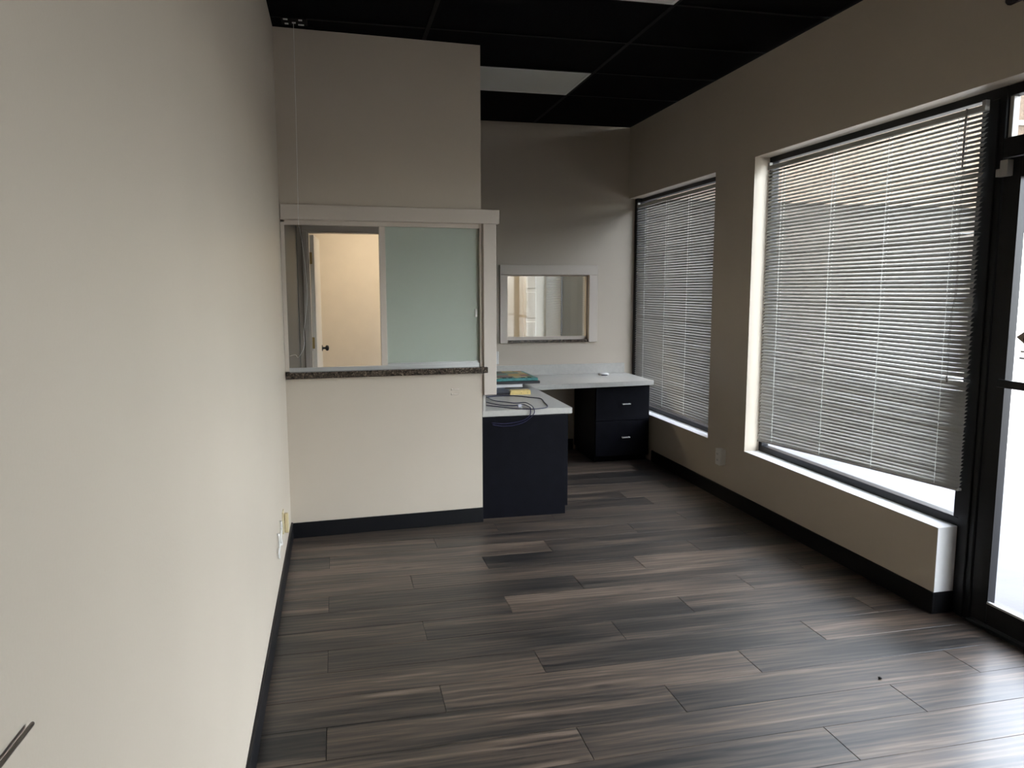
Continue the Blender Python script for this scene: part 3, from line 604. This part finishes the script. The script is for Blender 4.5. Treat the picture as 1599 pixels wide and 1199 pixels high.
q = z1(712, 928, DZ+0.013); obj('cable_tie', boxes([(q.x-0.012, q.x+0.012, q.y-0.012, q.y+0.012, DZ+0.001, DZ+0.020)], 0.002), 'tie', cab)

# ------------------------------------------------------------------ small fixtures
def outlet(name, label, loc, rz, depth, m='plate'):
    t = thing(name, label, 'outlet', loc, rz)          # local: +X along the wall, -Y out of the wall
    if depth > 0.01: obj('back_box', boxes([(-0.035, 0.035, -depth, 0, -0.058, 0.058)], 0.003), m, t)
    obj('cover_plate', boxes([(-0.036, 0.036, -depth-0.006, -depth, -0.06, 0.06)], 0.003), m, t)
    for z in (0.022, -0.022):
        r = obj('receptacle', boxes([(-0.017, 0.017, -depth-0.009, -depth-0.006, z-0.015, z+0.015)], 0.002), m, t)
        obj('slot', boxes([(-0.009, -0.006, -depth-0.0095, -depth-0.0088, z-0.006, z+0.006), (0.006, 0.009, -depth-0.0095, -depth-0.0088, z-0.006, z+0.006)]), 'dark', r)
    return t
outlet('wall_outlet', 'white surface mounted outlet on the window wall pier', (XR, 4.925, 0.318), math.radians(-90), 0.040)
outlet('wall_outlet', 'ivory outlet plate on the end wall half hidden by the hatch casing', (1.722, YB, 0.892), 0, 0.0)
ol = outlet('wall_outlet', 'brass coloured outlet low on the left wall near the corner', (0, 4.075, 0.305), math.radians(90), 0.0, 'ivory')
obj('plug', boxes([(-0.014, 0.014, -0.030, -0.009, -0.06, 0.045)], 0.004), 'ivory', ol)
lc = thing('loose_cord', 'short white cord hanging from the left wall outlet', 'cord', (0, 0, 0))
for pp in ([(438.5, 814), (439.5, 826), (438, 838), (440, 849), (438.5, 850)], [(434.5, 834), (435.5, 843), (436.5, 853), (435.2, 862), (435.8, 871)]):
    bm = bmesh.new(); pts = []
    for a, b_ in pp:
        d = ray(a, b_); pts.append(CAM + d*((0.010-CAM.x)/d.x))
    tube(bm, spline(pts, 5), 0.006, 8); obj('strand', bm, 'plate', lc, True)

def onpl(px, py, off):     # point on a plane parallel to the partition
    n = Vector((-math.sin(PANG), math.cos(PANG), 0)); d = ray(px, py); o = Vector(PART)+n*off
    return CAM + d*((o-CAM).dot(n)/d.dot(n))
dc = thing('dangling_cord', 'thin white cord hanging from the ceiling across the hatch opening', 'cord', (0, 0, 0))
pts = [Vector((0.121, 4.615, 2.996)), onpl(460.5, 120, -0.07), onpl(463.5, 230, -0.05)]+[onpl(a, b_, -0.035) for a, b_ in ((466, 343), (468, 357), (473, 388), (478, 432), (480, 460), (478, 488), (474.5, 518), (475.5, 537), (472, 549), (465.5, 558), (461.5, 554), (452.5, 556))]
bm = bmesh.new(); tube(bm, spline(pts, 5), 0.0013, 6); obj('strand', bm, 'cord', dc, True)
cb = thing('ceiling_bracket', 'small black bracket with pale clips on the ceiling in the corner', 'bracket', (0.125, 4.605, ZC-0.001))
obj('plate', boxes([(-0.07, 0.07, -0.06, 0.06, -0.006, 0)], 0.002), 'tbar', cb)
for x, y, w in ((-0.045, -0.042, 0.012), (-0.042, 0.030, 0.010), (0.034, -0.040, 0.010), (0.036, 0.036, 0.016), (-0.002, 0.008, 0.010)):
    obj('clip', boxes([(x-w, x+w, y-0.006, y+0.006, -0.011, -0.006)], 0.001), 'lframe', cb)

br = thing('wall_anchors', 'pair of small metal wall anchors on the partition below the hatch sill', 'wall anchor', Vector(PART)+Vector((1.035*math.cos(PANG), 1.035*math.sin(PANG), 0.872)), PANG)
for z in (0.013, -0.018):
    obj('bar', boxes([(-0.010, 0.026, -0.006, 0, z-0.003, z+0.003)], 0.001), 'trim', br)
    bm = bmesh.new(); lathe(bm, (-0.020, 0, z), (0, -1, 0), [(0, 0.008), (0.004, 0.007), (0.006, 0.002)], 10); obj('screw', bm, 'trim', br)

rod = thing('wall_rod', 'thin dark metal rod on the left wall at the lower left corner', 'rod', (0, 0, 0))
bm = bmesh.new(); cyl(bm, (0.006, 0.40, 1.1269), (0.006, 0.7710, 1.1070), 0.0022, n=10); lathe(bm, (0.006, 0.7710, 1.1070), (0, 1, -0.053), [(0, 0.0022), (0.0015, 0.0019), (0.0025, 0.0008)], 10); obj('bar', bm, 'steel', rod, True)
bm = bmesh.new(); cyl(bm, (0.0, 0.55, 1.1189), (0.006, 0.55, 1.1189), 0.0022, n=10); obj('stand_off', bm, 'steel', rod, True)

sp = bmesh.new(); bmesh.ops.create_icosphere(sp, subdivisions=1, radius=0.008)
for v in sp.verts: v.co = Vector((v.co.x*random.uniform(0.6, 1.1), v.co.y*random.uniform(0.8, 1.5), v.co.z*0.6))
pt = onz(1374, 1058.5, 0.004); o = obj('floor_debris', sp, 'dark'); o.location = (pt.x, pt.y, 0.0045); tag(o, 'small black crumb lying on the floor planks', 'debris')

# ------------------------------------------------------------------ outside
walk = struct('walkway', boxes([(XO, 5.9, -6, 16, -0.14, -0.02)]), 'concrete', 'pale concrete walkway outside the windows')
for i in range(12):
    obj('joint', boxes([(XO, 5.9, -5+i*1.8, -4.988+i*1.8, -0.0205, -0.0185)]), 'lot', walk)
struct('parking_lot', boxes([(5.9, 60, -40, 60, -0.5, -0.16)]), 'lot', 'pale sunlit parking lot')
struct('shading_parapet', boxes([(XO-0.25, XO, -6, 13, 3.25, 4.6), (XO-0.16, XO, -6, Y0-0.14, -0.14, 3.25), (XO-0.16, XO, YF+0.2, 13, -0.14, 3.25)]), 'opp', 'unseen parapet added to shade the walkway')  # height added out of view so its shadow covers the walkway
wing = struct('sky_block_wing', boxes([(XO-0.3, 13.75, 13, 22, -0.16, 3.1)]), 'oppdark', 'dark wing added at the end of the walkway to block low sky')  # added to block low sky and back the slat gaps with dark
obj('brick_storey', boxes([(XO-0.3, 13.75, 12.9, 22, 3.1, 8.0)]), 'brick', wing)
obj('trim_strip', boxes([(13.0, 13.76, 12.86, 12.9, 4.72, 4.80)]), 'soffit', wing)
struct('sky_shade', boxes([(XO, 4.2, -6, 12.9, 3.3, 3.5)]), 'soffit', 'white canopy added over the walkway to cut high sky light')  # overhang out of view, put back to dim the sills and slats
